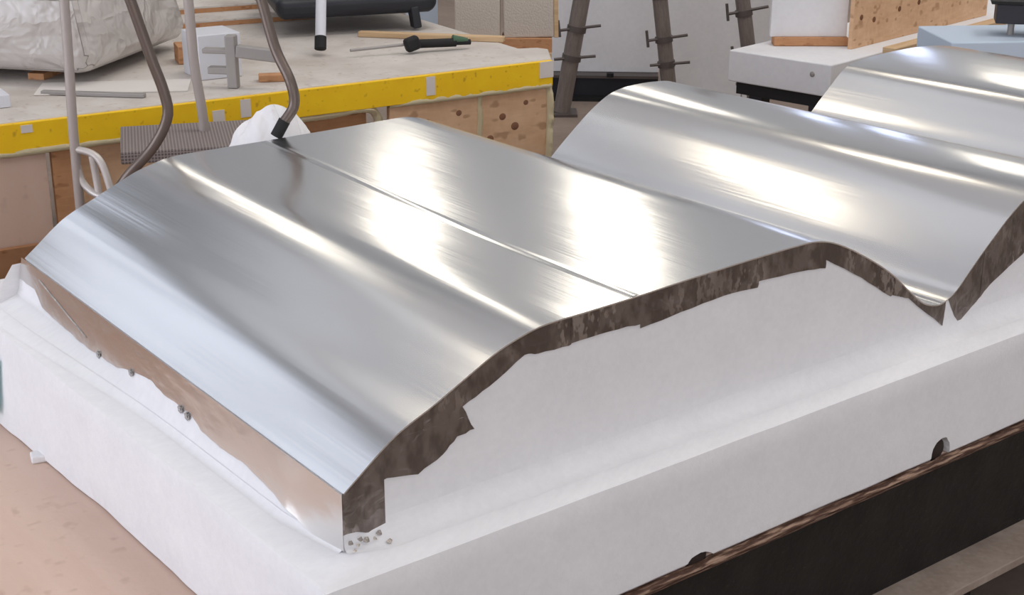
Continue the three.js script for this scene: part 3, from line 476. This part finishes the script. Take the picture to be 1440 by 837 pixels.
// ------------------------------------------------------------------ tubular frame between mould and table, white sack
{
  const f = thing('tubular_frame', 'bent steel tube frame with a grey mesh deck behind the sheet', 'steel frame', [-0.8, 0, -3.45]);
  const o = p => [p[0] + 0.8, p[1], p[2] + 3.45];
  const line = pts => pts.map(o);
  obj('upright', tube(line([[-1.03, 1.3, -3.45], [-1.032, 1.127, -3.45], [-1.036, 0.979, -3.45], [-1.043, 0.774, -3.45], [-1.045, 0.4, -3.45], [-1.045, 0.0, -3.45]]), 0.0115), M.steelRod, f);
  obj('upright', tube(line([[-0.806, 1.3, -3.7], [-0.80, 1.089, -3.7], [-0.797, 0.93, -3.7], [-0.783, 0.757, -3.7], [-0.783, 0.4, -3.7], [-0.783, 0, -3.7]]), 0.0125), M.steelRod, f);
  obj('bent_tube', tube(line([[-0.9, 1.3, -3.35], [-0.854, 1.142, -3.35], [-0.819, 1.014, -3.35], [-0.795, 0.932, -3.35], [-0.792, 0.875, -3.35], [-0.831, 0.804, -3.35], [-0.91, 0.717, -3.35], [-0.96, 0.62, -3.4], [-0.98, 0.3, -3.42], [-0.98, 0.0, -3.42]]), 0.0125, 80), M.brownRod, f, 'dark bent tube');
  const b2 = obj('bent_tube', tube(line([[-0.565, 1.3, -3.16], [-0.527, 1.18, -3.14], [-0.499, 1.077, -3.12], [-0.466, 1.012, -3.09], [-0.46, 0.963, -3.085], [-0.484, 0.924, -3.08]]), 0.0115, 60), M.brownRod, f, 'dark bent tube');
  obj('rubber_tip', rod(o([-0.481, 0.93, -3.081]), o([-0.5, 0.897, -3.075]), 0.013), M.rubber, b2);
  obj('top_rail', [rod(o([-1.03, 1.3, -3.45]), o([-0.806, 1.3, -3.7]), 0.0115), rod(o([-0.9, 1.3, -3.35]), o([-0.565, 1.3, -3.16]), 0.0115), rod(o([-1.03, 1.3, -3.45]), o([-0.9, 1.3, -3.35]), 0.0115)], M.steelRod, f);
  obj('deck', bx(0.36, 0.03, 0.28, o([-0.80, 0, 0])[0], 0.745, -0.2, 0.004, R(14)), M.deck, f, 'grey mesh deck');
  obj('wire_loop', tube(line([[-1.043, 0.775, -3.45], [-1.0, 0.765, -3.44], [-0.975, 0.74, -3.43], [-0.955, 0.67, -3.42]]), 0.009), M.paleRod, f, 'pale bent wire');
  obj('wire_loop', tube(line([[-1.043, 0.75, -3.45], [-1.035, 0.70, -3.45], [-1.01, 0.672, -3.44], [-0.97, 0.66, -3.42]]), 0.009), M.paleRod, f, 'pale bent wire');
  obj('wire_loop', tube(line([[-1.0, 0.76, -3.44], [-0.995, 0.70, -3.44], [-0.985, 0.6, -3.43]]), 0.009), M.paleRod, f, 'pale bent wire');
}
{
  const g = new THREE.IcosahedronGeometry(1, 24), p = g.attributes.position;
  for (let i = 0; i < p.count; i++) {
    let x = p.getX(i), y = p.getY(i), z = p.getZ(i);
    const n = fbm(x * 1.6 + 5, y * 1.6 + z * 1.3, 23, 3) - 0.5, r = Math.abs(fbm(x * 3 + 2, y * 3 + z * 2, 29, 3) - 0.5);
    const k = 1 + 0.28 * n - 0.2 * r; p.setXYZ(i, x * 0.105 * k, y * (y > 0 ? 0.155 : 0.15) * k, z * 0.085 * k);
  }
  g.computeVertexNormals(); boxUV(g); g.translate(0, 0.137, 0);
  const s = obj('white_sack', g, M.whiteSack); s.position.set(-0.53, 0.638, -3.225); s.rotation.y = 0.5; tag(s, 'crumpled white plastic sack behind the far edge of the sheet', 'sack');
}

// ------------------------------------------------------------------ stacked blocks behind the table
{
  const b = thing('timber_rack', 'low timber rack carrying the beige foam blocks', 'rack', [-0.06, 0, -6.5]);
  obj('shelf', bx(0.46, 0.04, 0.3, 0, 0.44, 0), M.timber, b); for (const x of [-0.19, 0.19]) for (const z of [-0.11, 0.11]) obj('leg', bx(0.05, 0.42, 0.05, x, 0.21, z), M.timber, b);
  for (const [x, w, h, lab, c] of [[-0.148, 0.195, 0.75, 'beige foam block standing next to the pale blue panel', M.beige], [0.065, 0.215, 0.8, 'beige foam block with a brown corner standing on timber bearers', M.beige]]) {
    const q = thing('foam_block', lab, 'foam block', [x, 0.52, -6.46]);
    obj('block', bx(w, h, 0.14, 0, h / 2, 0, 0.006, 0, 0, x > 0 ? 0.02 : 0), c, q);
    if (x > 0) obj('wooden_edge', bx(0.02, h, 0.05, w / 2 + 0.01, h / 2, 0.04, 0.003, 0, 0, 0.02), M.timber, q);
  }
  flat('timber_bearer', 'orange brown timber bearer under the beige foam block', 'timber', 0.215, 0.06, 0.16, [0.065, -6.45], 0, M.darkTimber, 0.46);
  flat('timber_bearer', 'timber bearer under the block by the blue panel', 'timber', 0.19, 0.06, 0.16, [-0.148, -6.45], 0, M.timber, 0.46);
  flat('blue_panel', 'narrow pale blue panel standing behind the table', 'panel', 0.14, 1.3, 0.06, [-0.40, -6.62], R(6), M.paleBlue, 0);
}
// white boards on a dark steel channel
{
  const b = thing('steel_channel', 'dark steel channel on the floor beneath the white boards', 'steel channel', [0.75, 0, -7.55], R(-4));
  obj('channel_web', bx(0.62, 0.1, 0.02, -0.31, 0.06, 0.0), M.darkSteel, b); obj('top_flange', bx(0.62, 0.014, 0.16, -0.31, 0.117, -0.04), M.clamp, b); obj('bottom_flange', bx(0.62, 0.016, 0.16, -0.31, 0.008, 0.01), M.rubber, b);
  for (const [x, w, lab] of [[0.48, 0.56, 'white board behind the leftmost of the steel posts'], [0.975, 0.42, 'white board standing between two steel posts'], [1.40, 0.42, 'white board standing right of the last steel post']])
    flat('white_board', lab, 'board', w, x < 0.6 ? 0.75 : 0.87, 0.05, [x, -7.63 + (x - 0.75) * 0.07], R(-4), M.whiteBoard, x < 0.6 ? 0.125 : 0);
  for (const [x, z] of [[0.5, -7.5]]) { const bolt = obj('bolt_head', new THREE.CylinderGeometry(0.02, 0.02, 0.02, 6), M.rubber); bolt.position.set(x - 0, 0.134, z); tag(bolt, 'dark bolt head on top of the dark steel channel', 'bolt'); }
}
// steel props with clamps
const POSTS = [[[0.245, 0.0, -7.2], [0.335, 0.559, -7.2], 0.041, [[0.42, 0.02], [0.28, 0.0]], 'leftmost rusty steel post beside the table corner'], [[0.787, 0.0, -7.2], [0.711, 0.559, -7.2], 0.037, [[0.58, 0.0], [0.37, 0.03], [0.25, 0.0]], 'middle steel post with a bolted clamp before white boards'], [[1.178, 0.0, -7.0], [1.08, 0.57, -7.0], 0.035, [[0.53, 0.05], [0.33, 0.05], [0.2, 0.0]], 'rightmost steel post with two clamp handles']];
for (const [a, b, r, cl, lab] of POSTS) {
  const p = thing('steel_post', lab, 'post', a), d = b.map((v, i) => v - a[i]), at = h => d.map(v => v * h / d[1]);
  obj('tube', rod([0, 0.012, 0], at(1.5), r, 24), M.post, p); obj('base_plate', bx(0.15, 0.014, 0.15, 0, 0.007, 0), M.clamp, p);
  for (const [h, handle] of cl) {
    const c = at(h), k = obj('clamp', rod(at(h - 0.014), at(h + 0.014), r + 0.006, 24), M.clamp, p);
    obj('clamp_bolt', rod([c[0] - r - 0.045, c[1] - 0.004, r * 0.6], [c[0] + r + 0.075, c[1] + 0.012 + handle * 0.4, r * 0.6], 0.007, 10), M.clamp, k);
    if (handle) obj('clamp_handle', rod([c[0] - r - 0.04, c[1] - 0.035, r * 0.6], [c[0] - r - 0.05, c[1] + 0.045, r * 0.6], 0.007, 10), M.clamp, k);
  }
}
// foam slab on trestles with an upright board
{
  const S = [1.212, 0, -5.6], ST = R(47);
  const tr = thing('steel_trestle', 'dark steel trestle under the far foam slab', 'trestle', S, ST);
  obj('top_beam', bx(2.0, 0.05, 0.4, 1.02, 0.405, -0.24), M.rubber, tr); for (const x of [0.1, 1.9]) for (const z of [-0.1, -0.38]) obj('leg', bx(0.06, 0.38, 0.06, x, 0.19, z), M.darkSteel, tr);
  const sl = thing('foam_slab', 'long white foam slab lying on a dark trestle behind the sheet', 'foam slab', [S[0], 0.43, S[2]], ST);
  obj('slab', bx(2.1, 0.125, 0.47, 1.05, 0.0625, -0.235, 0.006), M.whiteBoard, sl); 
  for (const [x, y] of [[-0.001, 0.08]]) { const k = new THREE.SphereGeometry(0.011, 10, 8); k.scale(0.3, 1, 1); k.translate(x, y, -0.08); obj('hole_mark', k, M.greySteel, sl); }
  const os = thing('chipboard_sheet', 'brown chipboard standing upright on the far foam slab', 'board', [1.351, 0.556, -5.93], R(46.7));
  obj('panel', bx(1.155, 0.3, 0.018, 0.578, 0.15, 0.0), M.osb, os);
  for (const [x, y] of [[0.16, 0.10], [0.36, 0.12], [0.52, 0.13], [0.68, 0.18], [0.06, 0.12], [0.3, 0.24]]) { const k = new THREE.SphereGeometry(0.013, 10, 8); k.scale(1, 0.9, 0.2); k.translate(x, y, 0.009); obj('knot', k, std({ color: 0x7a5238, roughness: 0.9 }), os); }
  flat('white_board', 'white board standing on timber left of the chipboard', 'board', 0.31, 0.4, 0.03, [1.2, -6.03], 0, M.whiteBoard, 0.59);
  flat('timber_strip', 'brown timber strip beneath the white panel', 'timber', 0.3, 0.034, 0.07, [1.21, -6.03], 0, M.darkTimber, 0.556);
  const pl = flat('plank', 'pale plank lying along the edge of the far foam slab', 'plank', 0.95, 0.03, 0.06, [1.80, -6.14], R(47), M.timber, 0.556);
}
{
  const b = thing('blue_slab', 'pale blue foam slab on a stand at the far end of the sheet', 'foam slab', [1.85, 0, -5.45], R(5));
  obj('slab', bx(0.62, 0.08, 0.35, 0, 0.665, 0, 0.006), M.paleBlue, b); for (const x of [-0.24, 0.24]) obj('leg', bx(0.05, 0.625, 0.3, x, 0.3125, 0), M.timber, b);
  const d = thing('steel_bracket', 'dark steel bracket standing on the pale blue slab', 'bracket', [1.93, 0.705, -5.38], R(-14));
  obj('foot_post', rod([-0.12, 0, 0], [-0.12, 0.05, 0], 0.012), M.greySteel, d); obj('plate', bx(0.4, 0.07, 0.12, 0.02, 0.082, 0, 0.004), M.darkSteel, d); obj('rim', bx(0.42, 0.012, 0.14, 0.01, 0.123, 0, 0.002), M.rubber, d);
}

flat('pale_board', 'pale pinkish board standing beyond the dark steel bracket', 'board', 0.5, 1.0, 0.03, [2.75, -7.5], R(-20), M.pinkPanel, 0);

renderer.render(scene, camera);
